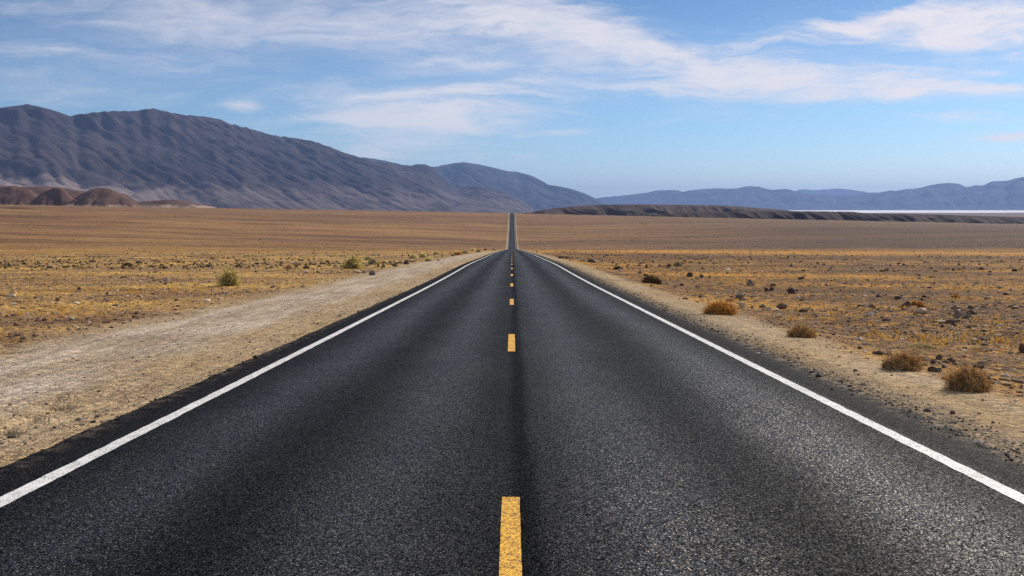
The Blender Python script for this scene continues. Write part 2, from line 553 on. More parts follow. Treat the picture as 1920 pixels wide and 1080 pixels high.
base = N.mix(N.mul(shoulder, .75), base, N.mix(.5, N.scale(stone, .75), (.019, .0150, .0128)))
seam = N.ss(N.m('ABSOLUTE', N.sub(N.add(gx, N.mul(wob, .3)), .08)), .17, .02)
base = N.scale(base, N.lin(seam, 0, 1, 1.0, .5))
dust = N.mul(N.ss(N.noise(flat, 5.0, 6, .75), .44, .62), N.m('MAXIMUM', N.ss(gx, -3.72, -4.04), N.ss(gx, 3.85, 4.18)))
base = N.mix(N.mul(dust, .7), base, (.28, .21, .14))
# every stone of the surface has its own small tilt and polish
geo = N.n('ShaderNodeNewGeometry').outputs['Normal']
tl = N.lin(shoulder, 0, 1, 1.0, .8)
tilt = N.comb(N.mul(N.sub(agg[1], .5), tl), N.mul(N.sub(agg[2], .5), tl), 0.0)
va = N.n('ShaderNodeVectorMath', operation='ADD')
N.put(va.inputs[0], geo)
N.put(va.inputs[1], tilt)
vn = N.n('ShaderNodeVectorMath', operation='NORMALIZE')
N.put(vn.inputs[0], va.outputs[0])
shine = N.mul(N.ss(agg3[1], .25, .95), N.lin(worn, 0, 1, .28, 1.0))
spec = N.mul(N.mul(N.lin(seam, 0, 1, 1.0, .35), N.lin(shine, 0, 1, .010, .32)), N.lin(shoulder, 0, 1, 1.0, .3))
rough = N.lin(shine, 0, 1, .60, .40)
N.surface(base, rough, spec, vn.outputs[0], tint=(1.0, .87, .76))


def paint(name, c, holes, dark):
    m, N = mat(name)
    P = N.pos()
    gx, gy, gz = N.xyz(P)
    flat = N.comb(gx, gy, 0.0)
    a = N.xyz(N.voro(flat, 95.0))
    w = N.noise(flat, 5.0, 5, .65)
    h = N.ss(N.add(a[0], N.mul(N.sub(w, .5), 1.3)), holes, holes - .12)
    b = N.mix(h, N.scale(c, N.mul(N.lin(a[1], 0, 1, .74, 1.12), N.lin(N.noise(flat, 1.2, 5, .7), .3, .7, .86, 1.1))), dark)
    N.surface(b, .6, .35, N.bump(N.mul(N.voro(flat, 95.0, 'Distance'), -1.0), .7, .005))
    return m


M_white = paint('white road paint', (.80, .79, .76), .22, (.16, .155, .15))
M_yellow = paint('yellow road paint', (.92, .50, .035), .42, (.24, .10, .006))


def rockmat(name, c1, c2, sc=6.0):
    m, N = mat(name)
    P = N.n('ShaderNodeTexCoord').outputs['Object']
    n1 = N.noise(P, sc, 6, .65)
    n2 = N.noise(P, sc * 5, 4, .7)
    N.surface(N.mix(N.ss(n1, .35, .65), c1, c2), .9, .25, N.bump(N.add(n1, N.mul(n2, .5)), .7, .02))
    return m


M_rock = {
    'dark': rockmat('dark rock', (.065, .048, .038), (.125, .09, .066)),
    'brown': rockmat('brown rock', (.12, .072, .045), (.24, .15, .10)),
    'grey': rockmat('grey rock', (.20, .15, .115), (.33, .26, .20)),
    'pale': rockmat('pale rock', (.46, .36, .24), (.62, .50, .35)),
    'green': rockmat('greenish rock', (.13, .125, .08), (.26, .245, .17)),
    'ochre': rockmat('ochre rock', (.42, .31, .16), (.60, .46, .27)),
}

M_pebble, N = mat('gravel stone')
isl = N.island()
c = N.ramp(isl, [(0.0, (.05, .034, .026)), (.35, (.15, .09, .055)), (.6, (.26, .17, .10)), (.85, (.38, .28, .175)), (.93, (.58, .47, .34)), (1.0, (.74, .64, .5))])
N.surface(c, .9, .25)

M_straw, N = mat('dry straw')
isl = N.island()
N.surface(N.ramp(isl, [(0.0, (.42, .20, .025)), (.5, (.64, .34, .05)), (1.0, (.80, .56, .22))]), .8, .2, trans=.35)

M_scrub, N = mat('far scrub')
isl = N.island()
N.surface(N.ramp(isl, [(0.0, (.06, .045, .025)), (.5, (.14, .10, .05)), (.8, (.32, .22, .09)), (1.0, (.5, .4, .22))]), .9, .1)


def twigmat(name, stops, trans=.25):
    m, N = mat(name)
    N.surface(N.ramp(N.island(), stops), .8, .2, trans=trans)
    return m


M_tw = {
    'tumble': twigmat('dead twigs', [(0.0, (.20, .125, .05)), (.4, (.50, .33, .13)), (.75, (.74, .53, .27)), (1.0, (.92, .74, .50))], .6),
    'orange': twigmat('orange dead twigs', [(0.0, (.32, .16, .03)), (.45, (.66, .35, .065)), (.8, (.80, .52, .17)), (1.0, (.92, .74, .44))], .6),
    'dark': twigmat('dark dead twigs', [(0.0, (.05, .033, .013)), (.6, (.16, .10, .033)), (1.0, (.38, .23, .08))]),
    'green': twigmat('grey green leaves', [(0.0, (.46, .37, .11)), (.5, (.72, .61, .22)), (1.0, (.88, .80, .45))], .6),
    'pale': twigmat('pale straw twigs', [(0.0, (.30, .24, .11)), (.5, (.48, .39, .18)), (1.0, (.66, .56, .33))], .35),
    'wood': twigmat('bare stems', [(0.0, (.10, .07, .04)), (1.0, (.26, .19, .11))], .05),
}


M_tangle = {'tumble': twigmat('matted twigs', [(0.0, (.32, .20, .085)), (1.0, (.38, .245, .11))], .3), 'orange': twigmat('matted orange twigs', [(0.0, (.48, .25, .05)), (1.0, (.55, .30, .07))], .3),
            'dark': twigmat('matted dark twigs', [(0.0, (.10, .065, .024)), (1.0, (.13, .085, .03))])}


def hillmat(name, c1, c2, c3, sc, pale=None, pale_top=0.0, west=None):
    m, N = mat(name)
    P = N.pos()
    x, y, z = N.xyz(P)
    n1 = N.noise(P, sc, 7, .62)
    n2 = N.noise(P, sc * 7, 5, .65)
    c = N.mix(N.ss(n1, .36, .64), c1, c2)
    c = N.mix(N.mul(N.ss(n2, .48, .7), .7), c, c3)
    if pale:
        n3 = N.noise(P, sc * 2.2, 6, .62, .6)
        zz = N.add(z, N.mul(N.sub(n1, .5), pale_top * 1.2))
        k = N.mul(N.ss(zz, pale_top, pale_top * .35), N.ss(n3, .41, .54))
        if west:
            k = N.mul(k, N.ss(x, west, west * 2.2, .25, 1.0))
        c = N.mix(N.mul(k, .85), c, pale)
    N.surface(c, .95, .08, N.bump(N.add(n2, n1), .9, 1.2 / sc * .02))
    return m


M_mtn = hillmat('mountain rock', (.034, .028, .034), (.066, .050, .052), (.022, .020, .026), .0011, (.42, .33, .29), 290, -1900)
M_mtn2 = hillmat('far mountain rock', (.036, .034, .046), (.05, .046, .058), (.03, .029, .04), .0012)
M_mound = hillmat('brown clay hill', (.088, .052, .042), (.135, .082, .062), (.058, .037, .034), .012, (.42, .31, .26), 12)
M_bad = hillmat('badland clay', (.058, .042, .040), (.105, .074, .066), (.038, .028, .030), .006)

M_bad2 = hillmat('dark badland clay', (.034, .025, .026), (.066, .046, .043), (.022, .017, .020), .006)

M_salt, N = mat('salt crust')
P = N.pos()
x, y, z = N.xyz(P)
n = N.noise(N.comb(N.mul(x, .35), N.mul(y, 1.0), 0.0), .0011, 7, .65)
thr = N.lin(N.sub(y, N.mul(x, 1.1)), 3000.0, 9000.0, .60, .36)
N.surface(N.mix(N.ss(n, N.sub(thr, .03), N.add(thr, .03)), (.13, .10, .10), (.80, .78, .78)), .9, .2)

# ------------------------------------------------------------------ ground sheet
def rows():
    z = [-150, -100, -60, -35, -20, -12, -7, -4, -2, 0, 1]
    v = 2.0
    while v < 2600:
        z.append(v)
        v += max(0.035, 0.0062 * v)
    while v < 50000:
        z.append(v)
        v *= 1.04
    return np.array(z)


ZR = rows()
uc = np.concatenate([np.arange(0, .012, .0008), np.arange(.012, .62, .0026), .62 * np.exp(np.linspace(.03, 3.4, 45))])
U = np.concatenate([-uc[:0:-1], uc])
lat = np.where(ZR < 0, 8, ZR + 8 * np.exp(-np.maximum(ZR, 0) / 20))
XX = U[None, :] * lat[:, None]
ZZ = np.repeat(ZR[:, None], len(U), 1)
HH = ground(XX, ZZ)
# a wash cut into the top of the left-hand slope
for (x0, z0, x1, z1) in ((-900, 1560, -770, 1490), (-770, 1490, -725, 1440)):
    t = np.clip(((XX - x0) * (x1 - x0) + (ZZ - z0) * (z1 - z0)) / ((x1 - x0) ** 2 + (z1 - z0) ** 2), 0, 1)
    dd = np.hypot(XX - x0 - t * (x1 - x0), ZZ - z0 - t * (z1 - z0))
    HH = HH - 5.0 * np.exp(-(dd / 13) ** 2)
g = mesh_np('ground', np.stack([XX, ZZ, HH], -1).reshape(-1, 3), grid_faces(len(ZR), len(U)), M_ground)
tag(g, kind='structure')

# ------------------------------------------------------------------ road
RZ = np.concatenate([ZR[(ZR >= -150) & (ZR <= 1990)]])


def road_h(Z):
    return CAM_Z - _prof(K_ROAD, Z)


RH = road_h(RZ)


def rz(Z):
    return np.interp(Z, RZ, RH)


def crown(x):
    return -0.012 * (np.asarray(x) / 4.0) ** 2


jl = 0.05 * fbm(RZ * 1.1, RZ * 0 + 3.3, 3, 3) + 0.035 * gnoise(RZ * 5, RZ * 0 + 1.5, 8)
jr = 0.07 * fbm(RZ * .9, RZ * 0 + 6.3, 3, 4) + 0.04 * gnoise(RZ * 5, RZ * 0 + 2.5, 18)
cx = np.array([-4.0, -4.0, -3.4, -2.5, -1.6, -.8, 0, .8, 1.6, 2.5, 3.4, 4.17, 4.17])
RX = np.repeat(cx[None], len(RZ), 0)
RX[:, 0] += jl - .05
RX[:, 1] += jl
RX[:, -2] += jr
RX[:, -1] += jr + .05
RV = np.stack([RX, np.repeat(RZ[:, None], len(cx), 1), RH[:, None] + crown(RX)], -1)
RV[:, 0, 2] -= .12
RV[:, -1, 2] -= .12
road = mesh_np('road', RV.reshape(-1, 3), grid_faces(len(RZ), len(cx)), M_asph)
tag(road, kind='structure')


def strip_mesh(name, m, x0, x1, z0, z1, parent, jit=0.014, lift=.004, lab=None):
    zz = np.unique(np.concatenate([[z0, z1], RZ[(RZ > z0) & (RZ < z1)]]))
    e0 = x0 + jit * gnoise(zz * 4, zz * 0 + x0 * 9, 2)
    e1 = x1 + jit * gnoise(zz * 4, zz * 0 + x1 * 9, 7)
    v = np.stack([np.stack([e, zz, rz(zz) + crown(e) + lift], -1) for e in (e0, e1)], 1)
    o = mesh_np(name, v.reshape(-1, 3), grid_faces(len(zz), 2), m, parent=parent)
    if lab:
        o['label'] = lab
    return o


strip_mesh('edge_line', M_white, -3.515, -3.382, -140, 1985, road, lab='white painted line along the left edge of the road')
strip_mesh('edge_line', M_white, 3.422, 3.556, -140, 1985, road, lab='white painted line along the right edge of the road')
k = 0
z0 = 6.50 - 3.04
far_v, far_f = [], []
while z0 < 1700:
    if k < 80:
        strip_mesh('centre_dash', M_yellow, -.068, .052, z0, z0 + 3.04, road, jit=.004)
    else:
        b = len(far_v)
        for zz_ in (z0, z0 + 3.04):
            for xx_ in (-.068, .052):
                far_v.append((xx_, zz_, float(rz(zz_)) + .02))
        far_f.append((b, b + 1, b + 3, b + 2))
    k += 1
    z0 += 12.19
fd = mesh_np('centre_dash', far_v, far_f, M_yellow, parent=road)
fd['kind'] = 'stuff'


# ------------------------------------------------------------------ mountains and hills
def erode(h, cell, iters, K, diff=.02, fixed=None):
    """running water cuts gullies: steepest-descent flow, stream power, a little creep"""
    h = h.copy()
    nr, nc = h.shape
    w = np.ones_like(h)
    rng = np.random.default_rng(3)
    sh = [(dr, dc, math.hypot(dr, dc)) for dr in (-1, 0, 1) for dc in (-1, 0, 1) if dr or dc]
    for it in range(iters):
        hp = np.pad(h, 1, mode='edge')
        best = np.zeros_like(h)
        idx = np.full(h.shape, -1, np.int8)
        for i, (dr, dc, L) in enumerate(sh):
            s = (h - hp[1 + dr:1 + dr + nr, 1 + dc:1 + dc + nc]) / (L * cell)
            mk = s > best
            best[mk] = s[mk]
            idx[mk] = i
        for _ in range(3):
            wn = np.ones_like(h)
            for i, (dr, dc, L) in enumerate(sh):
                f = np.where(idx == i, w, 0)
                fp_ = np.pad(f, 1)
                wn += fp_[1 - dr:1 - dr + nr, 1 - dc:1 - dc + nc]
            w = wn
        dh = K * np.sqrt(w) * best * cell
        dh = np.minimum(dh, best * cell * .45)
        h -= dh
        lap = (hp[:-2, 1:-1] + hp[2:, 1:-1] + hp[1:-1, :-2] + hp[1:-1, 2:] - 4 * hp[1:-1, 1:-1])
        h += diff * lap
    return h


def range_mesh(name, sky_px, p0, p1, front, back, cell, zbase, material, seed, iters=60, K=.02, rough=.25, shape=1.15, wl=900., obj=None,
               smooth_px=10, gully=0.0, octv=5, fine=0.0, fs=230.):
    """a ridge running p0 -> p1 (plan), slopes falling `front` metres towards the viewer's right, skyline as surveyed"""
    p0, p1 = np.array(p0, float), np.array(p1, float)
    L = np.hypot(*(p1 - p0))
    a = (p1 - p0) / L
    n = np.array([a[1], -a[0]])
    t = np.arange(0, L + cell, cell)
    v = np.arange(-back, front + cell, cell)
    T, V = np.meshgrid(t, v, indexing='ij')
    X = p0[0] + a[0] * T + n[0] * V
    Y = p0[1] + a[1] * T + n[1] * V
    sx = np.array([ray(q[0], 540)[0] * 1.0 for q in sky_px])
    su = np.array([ray(*q)[0] for q in sky_px])
    sv = np.array([ray(*q)[1] for q in sky_px])
    u = X / Y
    rx, ry = p0[0] + a[0] * t, p0[1] + a[1] * t
    Hr = np.maximum(np.interp(rx / ry, su, sv) * ry + CAM_Z - zbase, 5)
    prof = np.where(V >= 0, np.clip(1 - V / front, 0, 1) ** shape, np.clip(1 + V / back, 0, 1))
    wob = fbm(X / wl, Y / wl, octv, seed)
    h = Hr[:, None] * prof * (1 + rough * wob * 1.6) + Hr.max() * rough * .3 * fbm(X / wl * 2.3, Y / wl * 2.3, octv, seed + 40) * np.clip(prof * 4, 0, 1)
    if gully:
        tw = T + wl * .55 * fbm(T / wl / 1.7, V / wl / 1.7, 3, seed + 70) + wl * .9 * fbm(T / wl / 6, T * 0, 2, seed + 75)
        h = h - gully * Hr[:, None] * np.clip(prof * (1.0 - prof) * 3.4, 0, 1) * (1 - ridged(tw / wl * 2.0, V / wl * .35, min(4, octv + 1), seed + 80) * .6)
    if fine:
        h = h + fine * Hr.max() * np.clip(prof * 3, 0, 1) * (ridged((T + .6 * fs * fbm(T / fs / 2, V / fs / 2, 4, seed + 95)) / fs, (V + T * .5) / fs / 4.5, 5, seed + 90, gain=.6) - .6) * (.55 + .9 * np.clip(fbm(T / fs / 5, V / fs / 5, 2, seed + 99) + .4, 0, 1))
    h = h * (sstep(T, 0, L * .07) * sstep(L - T, 0, L * .07))
    h = erode(np.maximum(h, -5), cell, iters, K)
    nb = 400
    ub = np.linspace(u.min(), u.max(), nb + 1)
    bi = np.clip(np.digitize(u, ub) - 1, 0, nb - 1)
    uc_ = .5 * (ub[1:] + ub[:-1])
    tv = np.interp(uc_, su, sv)
    for _ in range(3):
        e = (zbase + h - CAM_Z) / Y
        mx = np.full(nb, -1.0)
        np.maximum.at(mx, bi.ravel(), e.ravel())
        # height ratio that would bring the skyline where it was surveyed
        Ym = np.interp(uc_, *(lambda q: (q[0], q[1]))((np.sort(rx / ry), ry[np.argsort(rx / ry)])))
        need = np.maximum(tv * Ym + CAM_Z - zbase, 3)
        have = np.maximum(mx * Ym + CAM_Z - zbase, 3)
        f = np.clip(need / have, .1, 1.6)
        f = np.where((uc_ < (rx / ry).min()) | (uc_ > (rx / ry).max()), np.clip(need / have, .02, 1.0), f)
        ker_w = max(1, int(smooth_px / 1920 * 1.055 / (ub[1] - ub[0])))
        ker = np.hanning(2 * ker_w + 3)[1:-1]
        f = np.convolve(np.pad(f, ker_w, mode='edge'), ker / ker.sum(), 'valid')
        h = h * np.interp(u, uc_, f)
    o = mesh_np(name, np.stack([X, Y, zbase + h], -1).reshape(-1, 3), grid_faces(len(t), len(v)), material)
    o.data.flip_normals()
    tag(o, kind='structure')
    return o


SKY_A = [(-500, 240), (-200, 225), (-60, 214), (0, 202), (25, 199), (50, 195), (72, 199), (105, 208), (130, 217), (150, 214), (180, 210), (212, 208), (250, 208), (285, 203), (310, 208),
         (335, 214), (390, 219), (415, 224), (430, 231), (470, 241), (510, 253), (550, 258), (590, 265), (625, 277), (640, 284), (680, 296), (700, 300),
         (730, 305), (750, 309), (765, 311), (788, 307), (802, 309), (815, 315), (828, 329), (840, 341), (860, 350), (880, 350), (905, 350), (930, 355), (950, 362),
         (975, 373), (1000, 391), (1010, 400), (1100, 420)]
range_mesh('mountains', SKY_A, (-.82 * 7000, 7000), (.03 * 15500, 15500), 2900, 1400, 17, -75, M_mtn, 11, iters=36, K=.007, rough=.11, shape=1.15, wl=2300, gully=0.0, fine=.036)
SKY_B = [(500, 320), (640, 300), (682, 295), (720, 301), (760, 310), (815, 313), (830, 310), (850, 306), (870, 304), (897, 308), (927, 315), (953, 321), (970, 322), (993, 328), (1013, 338), (1028, 346), (1057, 351),
         (1073, 355), (1097, 363), (1120, 373), (1140, 384), (1150, 391), (1300, 420)]
range_mesh('distant_mountains', SKY_B, (-.27 * 17000, 17000), (.125 * 25000, 25000), 4200, 1800, 45, -80, M_mtn2, 23, iters=50, K=.03, rough=.2, wl=2600, gully=.05, fine=.05, fs=420.)
SKY_C = [(1000, 392), (1090, 378), (1120, 371), (1140, 369), (1173, 366), (1207, 362), (1233, 357), (1267, 356), (1280, 359), (1310, 355), (1343, 353), (1373, 354), (1403, 349), (1423, 350), (1447, 356),
         (1473, 354), (1493, 358), (1508, 363), (1550, 366), (1597, 366), (1630, 361), (1650, 361), (1667, 357), (1680, 358), (1700, 354), (1715, 354), (1740, 348), (1770, 343), (1797, 344),
         (1813, 351), (1830, 347), (1843, 348), (1860, 340), (1890, 339), (1907, 334), (1920, 332), (1980, 326), (2100, 318), (2300, 330), (2500, 345)]
range_mesh('distant_mountains', SKY_C, (.0 * 36000, 36000), (.85 * 25000, 25000), 4500, 2500, 60, -80, M_mtn2, 37, iters=40, K=.03, rough=.18, wl=2600, gully=.05, fine=.075, fs=480.)
SKY_D = [(1440, 400), (1500, 366), (1537, 362), (1570, 358), (1600, 359), (1617, 362), (1660, 369), (1720, 392)]
range_mesh('distant_mountains', SKY_D, (.25 * 46000, 46000), (.43 * 44000, 44000), 3500, 2000, 90, -80, M_mtn2, 51, iters=20, K=.03, rough=.1, wl=3500)
SKY_R1 = [(970, 404), (987, 401), (1010, 395), (1040, 390), (1073, 387), (1123, 384), (1187, 383), (1280, 384), (1347, 385), (1397, 388), (1463, 393), (1500, 397), (1560, 402), (1640, 412)]
range_mesh('hills', SKY_R1, (.0 * 3000, 2500), (.40 * 3000, 3000), 300, 200, 3.0, -48, M_bad, 61, iters=20, K=.01, rough=.02, wl=105, gully=.75, smooth_px=22, shape=.75, octv=2)
SKY_R2 = [(1150, 412), (1173, 404), (1240, 401), (1340, 397), (1413, 396), (1513, 396), (1597, 397), (1630, 400), (1713, 401), (1780, 403), (1847, 405), (1920, 407), (2050, 409), (2300, 418)]
range_mesh('hills', SKY_R2, (.09 * 1930, 1930), (.78 * 2350, 2350), 190, 150, 2.6, -50, M_bad2, 71, iters=20, K=.01, rough=.02, wl=80, gully=.7, smooth_px=22, shape=.75, octv=2)

# low brown clay mounds at the foot of the left-hand mountains
for (mx, my, wpx, Zm, sd) in ((-70, 341, 320, 2550, 1), (20, 348, 170, 2250, 2), (108, 352, 120, 2200, 3), (70, 350, 260, 2480, 6), (196, 352, 170, 2150, 4), (318, 374, 150, 2200, 5)):
    u_, v_ = ray(mx, my)
    top = CAM_Z + v_ * Zm
    base = -15.0
    rad = wpx / FPX * Zm * (.60 if sd in (2, 3, 4) else .9)
    nn = 90
    q = np.linspace(-1, 1, nn)
    QX, QY = np.meshgrid(q, q, indexing='ij')
    r = np.hypot(QX + .15 * fbm(QX * 1.5, QY * 1.5, 3, sd), QY + .15 * fbm(QX * 1.5, QY * 1.5, 3, sd + 9))
    hh = np.clip(1 - r ** 1.6, 0, 1) ** 1.1
    wx, wy = u_ * Zm + QX * rad, Zm + QY * rad
    hh = (top - base) * hh * (1 + .12 * fbm(wx / 60, wy / 60, 4, sd + 3))
    hh = erode(hh, rad * 2 / nn, 30, .02, .06)
    hh *= (top - base) / hh.max()
    o = mesh_np('hill', np.stack([wx, wy, base + hh], -1).reshape(-1, 3), grid_faces(nn, nn), M_mound)
    o.data.flip_normals()
    tag(o, kind='structure')

# salt flat far out on the valley floor
na, nb = 40, 60
sv_, su_ = np.linspace(0, 1, na), np.linspace(.15, 1.3, nb)
SZ = 11500 * (26000 / 11500) ** sv_[:, None] * (1 + .10 * fbm(su_[None] * 6 + sv_[:, None] * 0, sv_[:, None] * 3, 3, 5) * (np.abs(sv_[:, None] - .5) * 2))
SX = su_[None] * SZ
SH = ground(SX, SZ, micro=False) + 1.2
sf = mesh_np('salt_flat', np.stack([SX, SZ, SH], -1).reshape(-1, 3), grid_faces(na, nb), M_salt)
tag(sf, kind='structure')

# ------------------------------------------------------------------ rocks
ROCKS = 0


def rock(name, px, py, w, h, kind, label, depth=.8, seed=None, group=None, tilt=0.0, flatness=0.0):
    """px,py: foot of the rock in the photo; w,h its size there in pixels"""
    global ROCKS
    ROCKS += 1
    rnd = random.Random(seed if seed is not None else 100 + ROCKS)
    x, z = hit(px, py)
    mpp = math.hypot(z, CAM_Z) / FPX
    W_, H_ = w * mpp, h * mpp
    bm = bmesh.new()
    for i in range(16):
        d = Vector((rnd.gauss(0, 1), rnd.gauss(0, 1), rnd.gauss(0, 1))).normalized()
        s = rnd.uniform(.82, 1.08)
        bm.verts.new((d.x * s, d.y * s, d.z * s))
    res = bmesh.ops.convex_hull(bm, input=bm.verts)
    bmesh.ops.delete(bm, geom=[e for e in res['geom_interior'] if isinstance(e, bmesh.types.BMVert)], context='VERTS')
    bmesh.ops.bevel(bm, geom=list(bm.edges), offset=.09, segments=1, affect='EDGES', clamp_overlap=True)
    bmesh.ops.triangulate(bm, faces=bm.faces)
    bmesh.ops.subdivide_edges(bm, edges=bm.edges, cuts=1, use_grid_fill=True)
    for vtx in bm.verts:
        p = vtx.co
        k = 1 + .06 * math.sin(7 * p.x + 3 * p.z + ROCKS) * math.sin(6 * p.y + ROCKS * 2) + rnd.uniform(-.015, .015)
        vtx.co = p * k
    lo = min(v.co.z for v in bm.verts)
    hi = max(v.co.z for v in bm.verts)
    xl = min(v.co.x for v in bm.verts)
    xh = max(v.co.x for v in bm.verts)
    for vtx in bm.verts:
        zz_ = (vtx.co.z - lo) / (hi - lo)
        vtx.co = Vector(((vtx.co.x - (xl + xh) / 2) / (xh - xl) * W_, vtx.co.y * W_ * depth * .5, (zz_ * 1.35 - .35) * H_))
        vtx.co.z += vtx.co.x * tilt
    me = bpy.data.meshes.new(name)
    bm.to_mesh(me)
    bm.free()
    me.materials.append(M_rock[kind])
    o = bpy.data.objects.new(name, me)
    col.objects.link(o)
    o.location = (x, z, float(ground(x, z)))
    return tag(o, label, 'rock', group or 'rocks lying on the desert plain')


for r_ in [
    ('rock', 1250, 536, 15, 9, 'pale', 'pale greenish rock against the right foot of the dark dome bush'),
    ('rock', 1265, 538, 9, 4, 'grey', 'small grey rock right of the pale rock by the dark dome bush'),
    ('rock', 1278, 537, 9, 6, 'dark', 'small dark rock, rightmost of the three beside the dark dome bush'),
    ('rock', 1293, 519, 12, 8, 'dark', 'dark rounded rock on gravel behind the dome bush, larger of a pair'),
    ('rock', 1315, 522, 8, 6, 'dark', 'small dark rock next to the dark rounded one behind the dome bush'),
    ('rock', 1330, 521, 8, 5, 'dark', 'small dark rock, rightmost of three in a row behind the dome bush'),
    ('rock', 1052, 485, 12, 6, 'brown', 'brown boulder on the right verge near the dip, paired with a darker one'),
    ('rock', 1064, 485, 13, 7, 'dark', 'dark boulder on the right verge near the dip, paired with a brown one'),
    ('rock', 1109, 494, 17, 8, 'dark', 'low dark brown boulder beside the pale straw tuft on the right verge'),
    ('rock', 1163, 509, 10, 4, 'pale', 'white stone at the foot of the small brown dome on the right verge'),
    ('rock', 1200, 514, 8, 6, 'grey', 'grey stone between the two dome bushes on the right verge'),
    ('rock', 1210, 516, 9, 4, 'brown', 'low brown stone between the two dome bushes on the right verge'),
    ('rock', 1237, 501, 7, 5, 'grey', 'grey stone in the stony strip left of the pale green shrub'),
    ('rock', 1255, 501, 8, 5, 'dark', 'dark stone touching the left side of the pale green shrub'),
    ('rock', 1390, 579, 14, 10, 'pale', 'pale upright rock behind the orange brown dome bush'),
    ('rock', 1386, 561, 17, 9, 'green', 'olive green rock some way behind the orange brown dome bush'),
    ('rock', 1406, 536, 16, 12, 'grey', 'grey squared boulder in the stony patch, tallest there'),
    ('rock', 1388, 535, 10, 4, 'pale', 'flat pale stone just left of the grey squared boulder'),
    ('rock', 1351, 534, 10, 4, 'grey', 'grey flat stone far left of the grey squared boulder'),
    ('rock', 1450, 537, 15, 6, 'dark', 'dark slanting slab right of the grey squared boulder'),
    ('rock', 1438, 547, 11, 6, 'brown', 'brown rock, left of a touching pair in front of the slanting slab'),
    ('rock', 1449, 547, 13, 7, 'dark', 'dark rock, right of a touching pair in front of the slanting slab'),
    ('rock', 1484, 552, 16, 11, 'dark', 'dark rough boulder on bare gravel right of the touching pair'),
    ('rock', 1502, 525, 12, 7, 'dark', 'dark squared boulder alone in the straw farther back'),
    ('rock', 1429, 577, 15, 9, 'green', 'greenish black rock on gravel between the pale rock and the brown loaf'),
    ('rock', 1410, 579, 8, 6, 'dark', 'small dark rock left of the greenish black one'),
    ('rock', 1441, 583, 11, 6, 'pale', 'small white rock in front of the greenish black rock'),
    ('rock', 1465, 578, 22, 10, 'brown', 'reddish brown loaf shaped rock lying on gravel'),
    ('rock', 1503, 568, 11, 7, 'grey', 'grey rock lying behind the loaf shaped rock'),
    ('rock', 1510, 584, 18, 5, 'dark', 'flat dark rock right of the loaf shaped rock'),
    ('rock', 1622, 573, 14, 7, 'pale', 'white rock lying at the edge of the orange grass'),
    ('rock', 1611, 573, 7, 6, 'dark', 'small black rock touching the white rock by the orange grass'),
    ('rock', 1698, 579, 21, 16, 'brown', 'tall brown pointed boulder beside an orange grass clump'),
    ('rock', 1726, 588, 26, 11, 'pale', 'long pale grey rock in front of the orange grass clump'),
    ('rock', 1684, 563, 15, 6, 'dark', 'low dark rock behind the tall brown pointed boulder'),
    ('rock', 1794, 600, 14, 22, 'grey', 'tall grey pointed boulder, left half of a leaning pair'),
    ('rock', 1810, 599, 19, 15, 'green', 'broad grey green boulder, right half of a leaning pair'),
    ('rock', 1822, 581, 15, 8, 'brown', 'brown rock with sunlit top behind the leaning pair'),
    ('rock', 1843, 580, 11, 6, 'dark', 'dark small rock right of the brown rock behind the leaning pair'),
    ('rock', 1898, 582, 15, 7, 'green', 'olive low rock near the right end of the rocky patch'),
    ('rock', 1887, 555, 12, 6, 'dark', 'dark rock farther back near the right border'),
    ('rock', 1810, 614, 9, 8, 'pale', 'round whitish rock in front of the leaning pair'),
    ('rock', 1821, 605, 9, 5, 'green', 'little olive rock at the right foot of the leaning pair'),
    ('rock', 1622, 648, 8, 4, 'pale', 'small white stone left of the flat black rock on the verge'),
    ('rock', 1645, 665, 22, 7, 'dark', 'flat black rock on the verge left of the brown tumbleweed'),
    ('rock', 1612, 656, 9, 6, 'dark', 'small black rock at the left end of the verge line'),
    ('rock', 1761, 677, 14, 10, 'brown', 'brown rounded rock on gravel behind the gap between tumbleweeds'),
    ('rock', 1771, 691, 10, 7, 'dark', 'dark pointed rock just left of the largest tumbleweed'),
    ('rock', 1748, 696, 18, 10, 'brown', 'brown rock with dark top in the pile between tumbleweeds'),
    ('rock', 1761, 698, 11, 8, 'green', 'olive rock at the right of the pile between tumbleweeds'),
    ('rock', 1751, 703, 8, 4, 'pale', 'whitish pebble in front of the pile between tumbleweeds'),
    ('rock', 1842, 683, 21, 7, 'ochre', 'flat yellow slab behind the largest tumbleweed'),
    ('rock', 1837, 690, 11, 7, 'green', 'dark green stone under the flat yellow slab'),
    ('rock', 1920, 660, 18, 18, 'brown', 'dark red brown boulder cut by the right border'),
    ('rock', 1786, 776, 12, 7, 'brown', 'small brown angular stone on the beige verge close to the asphalt'),
    ('rock', 762, 496, 11, 9, 'dark', 'black angular rock on the left dirt strip'),
    ('rock', 741, 500, 12, 6, 'brown', 'brown low rock left of the black angular rock'),
    ('rock', 803 - 70, 498, 6, 3, 'dark', 'tiny dark stone on the left dirt strip left of the brown low rock'),
    ('rock', 671, 512, 13, 5, 'pale', 'pale flat rock below the large green bush on the left'),
    ('rock', 683, 512, 9, 4, 'grey', 'grey flat rock beside the pale one below the large green bush'),
    ('rock', 698, 516, 13, 9, 'grey', 'squared grey rock with dark shaded face below the pale shrub'),
    ('rock', 822, 489, 5, 3, 'dark', 'tiny dark rock on the dirt right of the dark based shrub'),
    ('rock', 20, 556, 20, 6, 'pale', 'pale flat rocks half buried near the left border'),
    ('rock', 148, 542, 9, 5, 'dark', 'dark rock in the gravel on the left plain'),
    ('rock', 203, 567, 9, 5, 'grey', 'grey rock beside a small hollow on the left plain'),
    ('rock', 331, 565, 8, 5, 'brown', 'brown rock with white chip on the left plain near the dirt track'),
]:
    rock(*r_)


